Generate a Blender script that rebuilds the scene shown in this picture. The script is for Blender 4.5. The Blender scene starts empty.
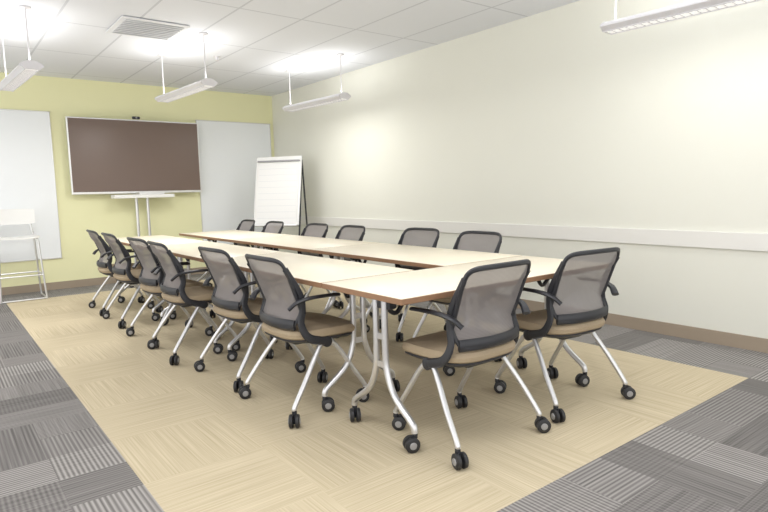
import bpy, math, random
from mathutils import Vector, Matrix
random.seed(4)
sc=bpy.context.scene
try:
    sc.view_settings.view_transform='Standard'
    sc.view_settings.look='None'
except Exception: pass

# ---------------- materials ----------------
def mat(name,col,rough=.5,metal=0,emit=None,es=0,alpha=None,spec=None,noise=0,nscale=20,bump=0):
    m=bpy.data.materials.new(name);m.use_nodes=True
    nt=m.node_tree;b=nt.nodes['Principled BSDF']
    b.inputs['Base Color'].default_value=(*col,1)
    b.inputs['Roughness'].default_value=rough;b.inputs['Metallic'].default_value=metal
    if spec is not None:b.inputs['Specular IOR Level'].default_value=spec
    if emit:
        b.inputs['Emission Color'].default_value=(*emit,1);b.inputs['Emission Strength'].default_value=es
    if alpha is not None:b.inputs['Alpha'].default_value=alpha
    if noise or bump:
        tc=nt.nodes.new('ShaderNodeTexCoord');n=nt.nodes.new('ShaderNodeTexNoise');n.inputs['Scale'].default_value=nscale;n.inputs['Detail'].default_value=4
        nt.links.new(tc.outputs['Object'],n.inputs['Vector'])
        if noise:
            mr=nt.nodes.new('ShaderNodeMapRange');mr.inputs[3].default_value=1-noise;mr.inputs[4].default_value=1+noise
            mx=nt.nodes.new('ShaderNodeVectorMath');mx.operation='SCALE';mx.inputs[0].default_value=col
            nt.links.new(n.outputs['Fac'],mr.inputs[0]);nt.links.new(mr.outputs[0],mx.inputs['Scale']);nt.links.new(mx.outputs[0],b.inputs['Base Color'])
        if bump:
            bp=nt.nodes.new('ShaderNodeBump');bp.inputs['Strength'].default_value=bump;bp.inputs['Distance'].default_value=.002
            nt.links.new(n.outputs['Fac'],bp.inputs['Height']);nt.links.new(bp.outputs[0],b.inputs['Normal'])
    return m
M={}
M['cream']=mat('wall_cream_paint',(.81,.81,.73),.7,noise=.01,nscale=3,bump=.05)
M['yellow']=mat('wall_yellow_paint',(.87,.86,.54),.7,noise=.01,nscale=3)
M['board']=mat('whiteboard_enamel',(.90,.93,.95),.3)
M['alu']=mat('aluminium_trim',(.74,.74,.74),.35,.6)
M['railw']=mat('rail_white_paint',(.82,.81,.77),.45)
M['base']=mat('baseboard_vinyl',(.37,.30,.225),.6)
M['lam']=mat('laminate_cream',(.86,.785,.63),.38,noise=.03,nscale=6)
M['edge']=mat('table_edge_brown',(.27,.15,.08),.5)
M['chrome']=mat('satin_chrome',(.70,.70,.71),.33,.85)
M['black']=mat('black_plastic',(.024,.025,.030),.45)
M['rub']=mat('caster_rubber',(.02,.02,.022),.5)
M['hub']=mat('caster_hub_grey',(.35,.35,.36),.4,.3)
M['seat']=mat('seat_fabric_tan',(.38,.30,.20),.85,noise=.08,nscale=60,bump=.1)
M['white']=mat('white_plastic',(.84,.84,.82),.4)
M['screen']=mat('tv_screen_glass',(.165,.115,.092),.3)
M['lens']=mat('lamp_lens',(.9,.9,.88),.4,emit=(1,.98,.95),es=.45)
M['lampup']=mat('lamp_uplight_tube',(.9,.9,.9),.4,emit=(1,.98,.93),es=2.5)
M['lampbody']=mat('lamp_body_white',(.72,.71,.73),.4)
M['vent']=mat('vent_grey',(.80,.81,.83),.5)
M['ink']=mat('pad_ruled_grey',(.70,.72,.74),.8)
M['paper']=mat('paper_white',(.85,.85,.84),.8)
def meshmat():
    m=bpy.data.materials.new('woven_mesh_back');m.use_nodes=True;nt=m.node_tree;b=nt.nodes['Principled BSDF']
    b.inputs['Base Color'].default_value=(.235,.215,.21,1);b.inputs['Roughness'].default_value=.7
    tc=nt.nodes.new('ShaderNodeTexCoord');ch=nt.nodes.new('ShaderNodeTexWave');ch.inputs['Scale'].default_value=55;ch.bands_direction='Z'
    nt.links.new(tc.outputs['Object'],ch.inputs['Vector'])
    mr=nt.nodes.new('ShaderNodeMapRange');mr.inputs[3].default_value=.72;mr.inputs[4].default_value=.94
    nt.links.new(ch.outputs['Fac'],mr.inputs[0]);nt.links.new(mr.outputs[0],b.inputs['Alpha'])
    return m
M['mesh']=meshmat()

def N(nt,t,**k):
    n=nt.nodes.new(t)
    for a,b in k.items(): setattr(n,a,b)
    return n
def math_(nt,op,a,b=None,c=None):
    n=N(nt,'ShaderNodeMath',operation=op)
    for i,x in enumerate((a,b,c)):
        if x is None: continue
        if hasattr(x,'links'): nt.links.new(x,n.inputs[i])
        else: n.inputs[i].default_value=x
    return n.outputs[0]
def floor_mat():
    m=bpy.data.materials.new('carpet_tiles');m.use_nodes=True;nt=m.node_tree;b=nt.nodes['Principled BSDF'];b.inputs['Roughness'].default_value=.95;b.inputs['Specular IOR Level'].default_value=.1
    g=N(nt,'ShaderNodeNewGeometry');s=N(nt,'ShaderNodeSeparateXYZ');nt.links.new(g.outputs['Position'],s.inputs[0]);X,Y=s.outputs[0],s.outputs[1]
    def comb(x,y,z=0.):
        c=N(nt,'ShaderNodeCombineXYZ')
        for i,v in enumerate((x,y,z)):
            if hasattr(v,'links'):nt.links.new(v,c.inputs[i])
            else:c.inputs[i].default_value=v
        return c.outputs[0]
    def white(v):
        w=N(nt,'ShaderNodeTexWhiteNoise',noise_dimensions='3D');nt.links.new(v,w.inputs['Vector']);return w.outputs['Value']
    def noise(v,sc=1,det=2):
        w=N(nt,'ShaderNodeTexNoise');w.inputs['Scale'].default_value=sc;w.inputs['Detail'].default_value=det;nt.links.new(v,w.inputs['Vector']);return w.outputs['Fac']
    def fl(x,sz,off=0.): return math_(nt,'FLOOR',math_(nt,'DIVIDE',math_(nt,'SUBTRACT',x,off),sz))
    def mixf(f,a,c):
        n=N(nt,'ShaderNodeMix',data_type='FLOAT')
        for i,v in ((0,f),(2,a),(3,c)):
            if hasattr(v,'links'):nt.links.new(v,n.inputs[i])
            else:n.inputs[i].default_value=v
        return n.outputs[0]
    def mixc(f,a,c):
        n=N(nt,'ShaderNodeMix',data_type='RGBA')
        for i,v in ((0,f),(6,a),(7,c)):
            if hasattr(v,'links'):nt.links.new(v,n.inputs[i])
            else:n.inputs[i].default_value=v if not isinstance(v,tuple) else (*v,1)
        return n.outputs[2]
    T=.547
    tx,ty=fl(X,T,.606),fl(Y,T,1.378)
    par=math_(nt,'MODULO',math_(nt,'ADD',math_(nt,'ADD',tx,ty),100.),2.)
    sx=noise(comb(math_(nt,'MULTIPLY',X,130.),math_(nt,'MULTIPLY',Y,1.6)))
    sy=noise(comb(math_(nt,'MULTIPLY',X,1.6),math_(nt,'MULTIPLY',Y,130.)))
    st=mixf(par,sx,sy)
    tv=white(comb(tx,ty,3.))
    fb=math_(nt,'ADD',math_(nt,'MULTIPLY',math_(nt,'SUBTRACT',st,.5),1.6),math_(nt,'ADD',.5,math_(nt,'MULTIPLY',math_(nt,'SUBTRACT',tv,.5),.12)))
    beige=mixc(fb,(.465,.39,.255),(.70,.61,.445))
    px=fl(X,T/2,.606);py=fl(Y,T,1.378);pv=white(comb(px,py,7.))
    qx=fl(X,T,.606);qy=fl(Y,T/2,1.378);qv=white(comb(qx,qy,9.))
    patch=mixf(par,pv,qv)
    w1=math_(nt,'SINE',math_(nt,'MULTIPLY',X,2*math.pi/.020));w2=math_(nt,'SINE',math_(nt,'MULTIPLY',Y,2*math.pi/.020))
    pv2=math_(nt,'GREATER_THAN',white(comb(px,qy,5.)),.5)
    w=mixf(pv2,w1,w2)
    br=math_(nt,'MULTIPLY',w,math_(nt,'ADD',.06,math_(nt,'MULTIPLY',patch,.36)))
    fg=math_(nt,'ADD',math_(nt,'ADD',math_(nt,'ADD',.18,math_(nt,'MULTIPLY',patch,.42)),br),math_(nt,'MULTIPLY',math_(nt,'SUBTRACT',st,.5),.85))
    cl=N(nt,'ShaderNodeClamp');nt.links.new(fg,cl.inputs[0])
    grey=mixc(cl.outputs[0],(.13,.122,.118),(.42,.40,.38))
    inx=math_(nt,'MULTIPLY',math_(nt,'GREATER_THAN',X,.606),math_(nt,'LESS_THAN',X,3.887))
    iny=math_(nt,'MULTIPLY',math_(nt,'GREATER_THAN',Y,1.378),math_(nt,'LESS_THAN',Y,8.12))
    col=mixc(math_(nt,'MULTIPLY',inx,iny),grey,beige)
    nt.links.new(col,b.inputs['Base Color'])
    bp=N(nt,'ShaderNodeBump');bp.inputs['Strength'].default_value=.3;bp.inputs['Distance'].default_value=.003
    nt.links.new(noise(g.outputs['Position'],180,1),bp.inputs['Height']);nt.links.new(bp.outputs[0],b.inputs['Normal'])
    return m
def ceil_mat():
    m=bpy.data.materials.new('ceiling_tiles');m.use_nodes=True;nt=m.node_tree;b=nt.nodes['Principled BSDF'];b.inputs['Roughness'].default_value=.9
    g=N(nt,'ShaderNodeNewGeometry');s=N(nt,'ShaderNodeSeparateXYZ');nt.links.new(g.outputs['Position'],s.inputs[0]);X,Y=s.outputs[0],s.outputs[1]
    def line(x,sz,off):
        f=math_(nt,'FRACT',math_(nt,'DIVIDE',math_(nt,'ADD',x,20*sz+off),sz))
        d=math_(nt,'ABSOLUTE',math_(nt,'SUBTRACT',f,.5))
        return math_(nt,'GREATER_THAN',d,.5-.010/sz)
    l=math_(nt,'MAXIMUM',line(X,.61,.2),line(Y,1.22,.05))
    n=N(nt,'ShaderNodeTexNoise');n.inputs['Scale'].default_value=60;nt.links.new(g.outputs['Position'],n.inputs['Vector'])
    mx=N(nt,'ShaderNodeMix',data_type='RGBA');nt.links.new(l,mx.inputs[0]);mx.inputs[6].default_value=(.81,.83,.88,1);mx.inputs[7].default_value=(.63,.65,.70,1)
    nt.links.new(mx.outputs[2],b.inputs['Base Color'])
    bp=N(nt,'ShaderNodeBump');bp.inputs['Strength'].default_value=.2;nt.links.new(n.outputs['Fac'],bp.inputs['Height']);nt.links.new(bp.outputs[0],b.inputs['Normal'])
    return m
M['floor']=floor_mat();M['ceil']=ceil_mat()

# ---------------- mesh builder ----------------
class MB:
    def __init__(s): s.v=[];s.f=[];s.m=[];s.sm=[];s.mats=[]
    def mi(s,k):
        if k not in s.mats:s.mats.append(k)
        return s.mats.index(k)
    def add(s,vs,fs,k,smooth=False):
        o=len(s.v);s.v+= [tuple(v) for v in vs];i=s.mi(k)
        for f in fs:s.f.append([a+o for a in f]);s.m.append(i);s.sm.append(smooth)
    def box(s,c,d,k,bev=0,R=None,top=None):
        hx,hy,hz=d[0]/2,d[1]/2,d[2]/2
        if bev<=0:
            P=[(x,y,z) for x in(-hx,hx) for y in(-hy,hy) for z in(-hz,hz)]
            F=[(0,1,3,2),(4,6,7,5),(0,4,5,1),(2,3,7,6),(0,2,6,4)];T=[(1,5,7,3)]
        else:
            b=bev
            def ring(x,y,z): return [(-x+b,-y,z),(x-b,-y,z),(x,-y+b,z),(x,y-b,z),(x-b,y,z),(-x+b,y,z),(-x,y-b,z),(-x,-y+b,z)]
            P=ring(hx-b*.6,hy-b*.6,-hz)+ring(hx,hy,-hz+b*.6)+ring(hx,hy,hz-b*.6)+ring(hx-b*.6,hy-b*.6,hz)
            F=[]
            for r in range(3):
                for i in range(8):
                    j=(i+1)%8;F.append((r*8+i,r*8+j,r*8+8+j,r*8+8+i))
            F.append(tuple(range(7,-1,-1)));T=[tuple(range(24,32))]
        P=[Vector(p) for p in P]
        if R is not None:P=[R@p for p in P]
        P=[p+Vector(c) for p in P]
        s.add(P,F,k);o=len(s.v)-len(P)
        i=s.mi(top or k)
        for f in T:s.f.append([a+o for a in f]);s.m.append(i);s.sm.append(False)
    def tube(s,pts,r,k,n=10,closed=False,sub=6,ry=None,up=None,smooth=True,taper=None):
        P=[Vector(p) for p in pts]
        if sub>1 and len(P)>2:
            Q=[];L=len(P)
            rng=range(L if closed else L-1)
            for i in rng:
                p0=P[(i-1)%L] if closed or i>0 else P[0]*2-P[1]
                p1=P[i];p2=P[(i+1)%L]
                p3=P[(i+2)%L] if closed or i+2<L else P[-1]*2-P[-2]
                for j in range(sub):
                    t=j/sub
                    Q.append(.5*((2*p1)+(p2-p0)*t+(2*p0-5*p1+4*p2-p3)*t*t+(-p0+3*p1-3*p2+p3)*t**3))
            if not closed:Q.append(P[-1])
            P=Q
        L=len(P);V=[];prev=None
        for i,p in enumerate(P):
            if closed:t=P[(i+1)%L]-P[i-1]
            else:t=P[min(i+1,L-1)]-P[max(i-1,0)]
            t.normalize()
            if up is not None: a=Vector(up)-t*Vector(up).dot(t)
            elif prev is None:
                q=Vector((0,0,1)) if abs(t.z)<.9 else Vector((1,0,0));a=q-t*q.dot(t)
            else:a=prev-t*prev.dot(t)
            a.normalize();prev=a;bb=t.cross(a)
            q=1 if taper is None else taper[0]+(taper[1]-taper[0])*i/(L-1)
            for j in range(n):
                w=2*math.pi*j/n;V.append(p+a*math.cos(w)*r*q+bb*math.sin(w)*(ry or r)*q)
        F=[]
        for i in range(L if closed else L-1):
            for j in range(n):
                i2=(i+1)%L;F.append((i*n+j,i*n+(j+1)%n,i2*n+(j+1)%n,i2*n+j))
        if not closed:F+= [tuple(range(n-1,-1,-1)),tuple((L-1)*n+j for j in range(n))]
        s.add(V,F,k,smooth)
    def lathe(s,prof,c,axis,k,n=18):
        ax=Vector(axis).normalized();q=Vector((0,0,1)) if abs(ax.z)<.9 else Vector((1,0,0))
        a=(q-ax*q.dot(ax)).normalized();b=ax.cross(a);V=[]
        for r,h in prof:
            for j in range(n):
                w=2*math.pi*j/n;V.append(Vector(c)+ax*h+a*math.cos(w)*r+b*math.sin(w)*r)
        F=[]
        for i in range(len(prof)-1):
            for j in range(n):F.append((i*n+j,i*n+(j+1)%n,(i+1)*n+(j+1)%n,(i+1)*n+j))
        F+=[tuple(range(n-1,-1,-1)),tuple((len(prof)-1)*n+j for j in range(n))]
        s.add(V,F,k,True)
    def mesh(s,name):
        me=bpy.data.meshes.new(name);me.from_pydata(s.v,[],s.f)
        for k in s.mats:me.materials.append(M[k])
        me.polygons.foreach_set('material_index',s.m);me.polygons.foreach_set('use_smooth',s.sm)
        me.update()
        try: me.set_sharp_from_angle(angle=math.radians(38))
        except Exception: pass
        return me
    def obj(s,name,loc=(0,0,0),rz=0,parent=None):
        return inst(s.mesh(name),name,loc,rz,parent)
def inst(me,name,loc=(0,0,0),rz=0,parent=None):
    o=bpy.data.objects.new(name,me);o.location=loc;o.rotation_euler=(0,0,rz);sc.collection.objects.link(o)
    if parent:o.parent=parent
    return o

def caster(b,x,y,yaw,top=.085,r=.035):
    d=Vector((math.cos(yaw),math.sin(yaw),0));ax=Vector((-d.y,d.x,0))
    c=Vector((x,y,r))+d*.018
    for sgn in(-1,1):
        o=c+ax*sgn*.006
        b.lathe([(r*.86,0),(r,.003),(r,.017),(r*.85,.021),(r*.5,.022)],o,ax*sgn,'rub',20)
        b.lathe([(r*.5,.0215),(r*.45,.0245),(r*.15,.0255)],o,ax*sgn,'hub',14)
    b.box(c+Vector((0,0,r*.35)),(.012,.012,r*1.5),'black')
    b.lathe([(.013,0),(.013,.018),(.009,.022),(.009,top-.055)],(x,y,r+.028),(0,0,1),'black',12)

# ---------------- chair ----------------
def chair_mesh():
    b=MB()
    def se(hx,hy,z,y0,n=40,e=3.6):
        P=[]
        for j in range(n):
            w=2*math.pi*j/n;c,s_=math.cos(w),math.sin(w)
            x=hx*math.copysign(abs(c)**(2/e),c);y=hy*math.copysign(abs(s_)**(2/e),s_)
            P.append((x*(1+.04*(y/hy)),y0+y,z-(.018*max(0,y/hy-.55)/.45 if y>0 else 0)))
        return P
    def layers(Ls,k):
        V=[];n=40
        for L in Ls:V+=se(*L)
        F=[]
        for i in range(len(Ls)-1):
            for j in range(n):F.append((i*n+j,i*n+(j+1)%n,(i+1)*n+(j+1)%n,(i+1)*n+j))
        F+=[tuple(range(n-1,-1,-1)),tuple((len(Ls)-1)*n+j for j in range(n))]
        b.add(V,F,k,True)
    layers([(.13,.13,.385,.0),(.20,.19,.395,.01),(.228,.222,.412,.015),(.228,.222,.420,.015)],'black')
    layers([(.225,.22,.420,.015),(.238,.232,.430,.015),(.241,.236,.450,.015),(.231,.226,.468,.015),(.19,.185,.476,.01),(.1,.1,.474,.0)],'seat')
    def ypr(z):
        t=(z-.50)/.36
        return -.225-.005*t-.070*t*t+.05*math.sin(math.pi*min(1,max(0,t*1.3)))
    def pt(u,t):
        w=.202+.014*t
        x=u*w;z=.492+.366*t
        return Vector((x,ypr(z)+1.05*x*x,z+.006*(1-u*u)*t))
    out=[];n=56;e=8.5
    for j in range(n):
        w=2*math.pi*(j+.5)/n;c,s_=math.cos(w),math.sin(w)
        out.append((math.copysign(abs(c)**(2/e),c),math.copysign(abs(s_)**(2/e),s_)))
    V=[];F=[];R=8
    for r in range(R,0,-1):
        for u,t in out:V.append(pt(u*r/R,.5+.5*t*r/R))
    V.append(pt(0,.5))
    for r in range(R-1):
        for j in range(n):F.append((r*n+j,r*n+(j+1)%n,(r+1)*n+(j+1)%n,(r+1)*n+j))
    for j in range(n):F.append(((R-1)*n+j,(R-1)*n+(j+1)%n,R*n))
    b.add(V,F,'mesh',True)
    b.tube([pt(u,.5+.5*t) for u,t in out],.009,'black',8,closed=True,sub=1,ry=.0125,up=(0,1,0))
    b.tube([pt(u,.05)+Vector((0,-.004,-.004)) for u in(-.98,-.5,0,.5,.98)],.012,'black',8,ry=.028,up=(0,1,0))
    for s in(-1,1):
        b.tube([pt(s*1.0,.88),pt(s*1.0,.5)+Vector((s*.004,0,0)),pt(s*1.0,.25)+Vector((s*.010,.004,0)),pt(s*1.02,.05)+Vector((s*.016,.018,0)),(s*.236,-.12,.435),(s*.232,-.02,.400)],.012,'black',8,ry=.022,up=(1,0,0),taper=(.75,1.1))
        b.tube([(s*.218,-.225,.60),(s*.240,-.185,.635),(s*.256,-.12,.652),(s*.262,-.02,.655),(s*.262,.06,.652)],.010,'black',8,ry=.019,up=(0,0,1),taper=(1.1,.95))
        b.lathe([(.024,-.02),(.03,-.012),(.03,.03),(.02,.036)],(s*.205,-.005,.395),(s,0,0),'black',16)
        b.tube([(s*.215,.03,.40),(s*.22,-.03,.395),(s*.235,-.085,.33),(s*.262,-.165,.22),(s*.280,-.245,.105),(s*.282,-.252,.085)],.0135,'chrome',10)
        b.tube([(s*.19,-.03,.40),(s*.19,.03,.395),(s*.20,.09,.33),(s*.213,.16,.22),(s*.226,.235,.105),(s*.228,.242,.085)],.0135,'chrome',10)
        caster(b,s*.282,-.252,math.radians(-90+s*35+20));caster(b,s*.228,.242,math.radians(-90-s*30+10))
    b.tube([(-.21,0,.385),(.21,0,.385)],.016,'black',10,sub=1)
    b.box((0,-.02,.385),(.16,.20,.04),'black',.01)
    b.tube([(-.2,.06,.36),(.2,.06,.36)],.010,'chrome',8,sub=1)
    return b.mesh('conference_chair')
cm=chair_mesh()
def chair(x,y,face):
    inst(cm,'conference_chair',(x,y,0),math.radians(face-90))
chair(1.995,1.975,90); chair(2.755,1.970,84)
for x,y,a in [(1.645,2.87,0),(1.645,3.59,2),(1.555,4.42,-2),(1.565,5.02,3),(1.565,5.95,0),(1.575,6.68,-2)]:chair(x,y,a)
for x,y,a in [(3.06,3.06,180),(3.09,3.76,183),(3.00,4.69,178),(3.00,5.35,181),(2.99,6.30,180),(3.0,7.08,178)]:chair(x,y,a)

# ---------------- tables ----------------
def table_mesh(L,W):
    b=MB()
    b.box((0,0,.7265),(L,W,.027),'edge',.004,top='lam')
    b.box((0,0,.675),(L-.30,.05,.035),'black',.005)
    for s in(-1,1):
        x=s*(L/2-.13)
        b.box((x,0,.702),(.09,W*.72,.02),'black',.004)
        b.box((x-s*.03,0,.665),(.06,.13,.06),'black',.01)
        b.tube([(x-s*.03,0,.64),(x-s*.10,0,.60),(x-s*.16,0,.67)],.012,'black',8)
        for t in(-1,1):
            b.tube([(x,t*.035,.69),(x,t*.035,.45),(x,t*.045,.33),(x,t*.10,.22),(x,t*(.2175),.13),(x,t*(.2375),.11),(x,t*(.2425),.085)],.0165,'chrome',12)
            caster(b,x,t*.2425,math.radians(200+t*40),r=.036)
        for z in(.50,.36):b.box((x,0,z),(.012,.06,.03),'chrome')
    return b.mesh('folding_conference_table')
te=table_mesh(1.62,.645);tl=table_mesh(1.555,.645);tr=table_mesh(1.59,.74)
inst(te,'folding_conference_table',(2.355,2.205,0),0)
for i in range(3):
    inst(tl,'folding_conference_table',(1.545+.3225,2.533+1.5575*(i+.5),0),math.radians(90))
    inst(tr,'folding_conference_table',(3.165-.37,2.533+1.593*(i+.5),0),math.radians(90))

# ---------------- room ----------------
XW,YW,ZC=4.568,8.793,2.79
X0,Y0=-1.6,-1.2
def plate(name,c,d,k,bev=0):
    b=MB();b.box((0,0,0),d,k,bev);return b.obj(name,c)
plate('floor',((X0+XW)/2,(Y0+YW)/2,-.05),(XW-X0+.2,YW-Y0+.2,.1),'floor')
plate('ceiling',((X0+XW)/2,(Y0+YW)/2,ZC+.05),(XW-X0+.2,YW-Y0+.2,.1),'ceil')
plate('wall_right',(XW+.05,(Y0+YW)/2,ZC/2),(.1,YW-Y0+.2,ZC),'cream')
plate('wall_back',((X0+XW)/2-.05,YW+.05,ZC/2),(XW-X0+.1,.1,ZC),'yellow')
plate('baseboard_right',(XW-.006,(Y0+YW)/2,.05),(.012,YW-Y0,.10),'base')
plate('baseboard_back',((X0+XW)/2,YW-.006,.05),(XW-X0,.012,.10),'base')
plate('trim_1',(XW-.011,(Y0+YW)/2,.78),(.022,YW-Y0,.125),'railw',.004)

def whiteboard(x0,x1,z0,z1):
    b=MB();w,h_=x1-x0,z1-z0
    b.box((0,0,0),(w,.014,h_),'board')
    for z in(-h_/2,h_/2):b.box((0,-.004,z),(w+.02,.022,.012),'alu',.002)
    for x in(-w/2,w/2):b.box((x,-.004,0),(.012,.022,h_+.012),'alu',.002)
    b.obj('whiteboard',((x0+x1)/2,YW-.0085,(z0+z1)/2))
whiteboard(-.45,1.33,.42,2.335);whiteboard(3.28,4.50,.42,2.335)

# TV on stand
b=MB();tw,th=1.75,1.02;yo=.20
b.box((0,yo,1.765),(tw,.05,th),'alu',.006)
b.box((0,yo-.0265,1.772),(tw-.034,.004,th-.048),'screen')
b.box((0,yo+.05,1.765),(.9,.06,.6),'black',.01)
b.box((0,yo-.03,2.30),(.10,.04,.035),'black',.008)
b.lathe([(.012,0),(.012,.006)],(0,yo-.05,2.30),(0,-1,0),'hub',12)
b.box((.0,.08,1.215),(.80,.22,.05),'white',.006)
b.box((.1,.08,1.255),(.34,.16,.03),'alu',.004)
for x in(-.075,.075):b.tube([(x,.16,1.2),(x,.16,.07)],.021,'chrome',12,sub=1)
b.box((0,.16,.6),(.30,.08,.04),'alu',.005)
for s in(-1,1):
    b.box((s*.35,-.02,.085),(.06,.58,.03),'alu',.006)
    for t in(-1,1):caster(b,s*.35,-.02+t*.25,1.+t,r=.032)
b.box((0,.16,.085),(.75,.07,.035),'alu',.005)
b.obj('television_on_stand',(2.37,YW-.34,0))

# flipchart easel
b=MB()
tilt=Matrix.Rotation(math.radians(-12),3,'X')
def T(p):return tilt@Vector(p)
b.box(T((0,0,1.27)),(.70,.018,1.0),'white',.004,R=tilt)
b.box(T((0,-.013,1.23)),(.64,.008,.86),'paper',0,R=tilt)
for i in range(9):b.box(T((0,-.0175,.87+i*.09)),(.60,.001,.004),'ink',0,R=tilt)
b.box(T((0,-.020,1.70)),(.66,.03,.022),'hub',.004,R=tilt)
b.box(T((0,-.03,.765)),(.70,.07,.02),'alu',.003,R=tilt)
for x in(-.35,.35):b.box(T((x,-.002,1.27)),(.014,.026,1.0),'alu',.003,R=tilt)
for s in(-1,1):
    b.tube([T((s*.34,.02,1.76)),T((s*.36,.015,.9)),T((s*.37,.01,.02))],.013,'black',8,sub=1)
    b.tube([T((s*.34,.03,1.72)),Vector((s*.36,.50,.012))],.013,'black',8,sub=1)
b.tube([T((-.36,.02,.45)),T((.36,.02,.45))],.008,'black',8,sub=1)
b.obj('flipchart_easel',(3.74,7.40,0),math.radians(-54))

# stool
b=MB()
def slab(cx,y,z,w,h_,t,k,curve=.03,n=12,vert=True):
    V=[];F=[]
    for i in range(n+1):
        u=-1+2*i/n;x=cx+u*w/2;off=curve*u*u
        ed=.012*(abs(u)**8)
        for a,c in((-1,-1),(1,-1),(1,1),(-1,1)):
            if vert:V.append((x,y-off+a*t/2,z+c*(h_/2-ed)))
            else:V.append((x,y+a*(h_/2-ed),z+off*.5+c*t/2))
    for i in range(n):
        for j in range(4):F.append((i*4+j,i*4+(j+1)%4,i*4+4+(j+1)%4,i*4+4+j))
    F+=[(3,2,1,0),tuple(n*4+j for j in range(4))];b.add(V,F,k,True)
slab(0,.20,1.00,.46,.19,.014,'white');slab(0,0,.745,.44,.42,.02,'white',vert=False)
for s in(-1,1):
    b.tube([(s*.17,.205,1.03),(s*.18,.205,.93),(s*.19,.19,.80),(s*.20,.17,.74),(s*.235,.235,.02),(s*.235,.225,.012)],.011,'chrome',8,sub=4)
    b.tube([(s*.20,.17,.735),(s*.20,-.17,.735),(s*.235,-.22,.02)],.011,'chrome',8,sub=1)
    b.tube([(s*.236,.235,.012),(s*.236,-.225,.012)],.011,'chrome',8,sub=1)
    b.tube([(s*.222,.21,.30),(s*.222,-.205,.30)],.009,'chrome',8,sub=1)
for y in(-.205,.21):b.tube([(-.222,y,.30),(.222,y,.30)],.009,'chrome',8,sub=1)
b.tube([(-.236,-.2,.012),(.236,-.2,.012)],.010,'chrome',8,sub=1)
b.obj('bar_stool',(.79,8.25,0),math.radians(0))

# pendant lights
def lamp_mesh(L):
    b=MB()
    prof=[(-.03,.045),(-.078,.02),(-.085,.004),(-.05,-.022),(.05,-.022),(.085,.004),(.078,.02),(.03,.045)]
    n=len(prof);V=[]
    for y in(-L/2,L/2):
        for x,z in prof:V.append((x,y,z))
    for i in range(n):
        j=(i+1)%n;k='lampbody'
        if i in(3,):k='lens'
        if i==7:k='lampup'
        b.add([V[i],V[j],V[n+j],V[n+i]],[(0,1,2,3)],k)
    for y in(-L/2,L/2):
        P=[(x*1.05,y+d,z*1.08) for d in(-.008,.008) for x,z in prof]
        b.add(P,[tuple(range(n-1,-1,-1)),tuple(range(n,2*n))]+[(i,(i+1)%n,n+(i+1)%n,n+i) for i in range(n)],'lampbody')
    m=24
    for i in range(1,m):b.box((0,-L/2+L*i/m,-.025),(.10,.004,.007),'lampbody')
    for x in(-.052,.052):b.box((x,0,-.025),(.006,L,.009),'lampbody')
    for y in(-L/2+.06,L/2-.06):
        b.tube([(0,y,.04),(0,y,ZC-2.3-.01)],.006,'lampbody',8,sub=1)
        b.lathe([(.045,0),(.045,.012),(.02,.02)],(0,y,ZC-2.3-.001),(0,0,-1),'lampbody',16)
    return b.mesh('pendant_light')
lm=lamp_mesh(1.22)
RZ=math.radians(3.5)
def area(name,loc,rot,sx,sy,e,col=(1,.985,.96)):
    l=bpy.data.lights.new(name,'AREA');l.shape='RECTANGLE';l.size=sx;l.size_y=sy;l.energy=e;l.color=col
    o=bpy.data.objects.new(name,l);o.location=loc;o.rotation_euler=rot;sc.collection.objects.link(o);return o
for x,y,eu,ed in[(.73,6.30,4.5,22),(2.24,6.30,4.5,22),(3.87,6.32,5,9),(3.93,1.77,8,5),(2.22,1.77,12,9),(.73,1.77,12,10)]:
    p=inst(lm,'pendant_light',(x,y,2.3),RZ)
    for nm,z,rx,e in(('uplight',.065,math.pi,eu),('downlight',-.045,0,ed)):
        o=area(nm,(0,0,z),(rx,0,0),.12,1.18,e);o.parent=p

# vent & sprinkler
b=MB();b.box((0,0,0),(.60,.60,.012),'vent',.003)
for i in range(9):b.box((0,-.24+i*.06,-.010),(.52,.035,.006),'vent',R=Matrix.Rotation(.4,3,'X'))
b.obj('air_vent',(1.77,5.85,ZC-.012))
b=MB();b.lathe([(.04,0),(.04,.008),(.015,.012),(.012,.04),(.022,.042),(.022,.046)],(0,0,0),(0,0,-1),'lampbody',16);b.obj('ceiling_sprinkler',(2.75,6.6,ZC))

w=bpy.data.worlds.new('World');sc.world=w;w.use_nodes=True
w.node_tree.nodes['Background'].inputs[0].default_value=(1,.99,.98,1);w.node_tree.nodes['Background'].inputs[1].default_value=1.75

# camera
yaw,pitch,roll,f=.6591,-.1111,-.0250,580.98
fwd=Vector((math.sin(yaw)*math.cos(pitch),math.cos(yaw)*math.cos(pitch),math.sin(pitch)))
right=Vector((math.cos(yaw),-math.sin(yaw),0));up=right.cross(fwd)
r=right*math.cos(roll)+up*math.sin(roll);u=-right*math.sin(roll)+up*math.cos(roll)
Rm=Matrix((r,u,-fwd)).transposed()
cd=bpy.data.cameras.new('camera');cd.sensor_width=36;cd.lens=f*36/768;cd.clip_start=.02
co=bpy.data.objects.new('camera',cd);co.matrix_world=Matrix.Translation((0,0,1.2))@Rm.to_4x4();sc.collection.objects.link(co);sc.camera=co
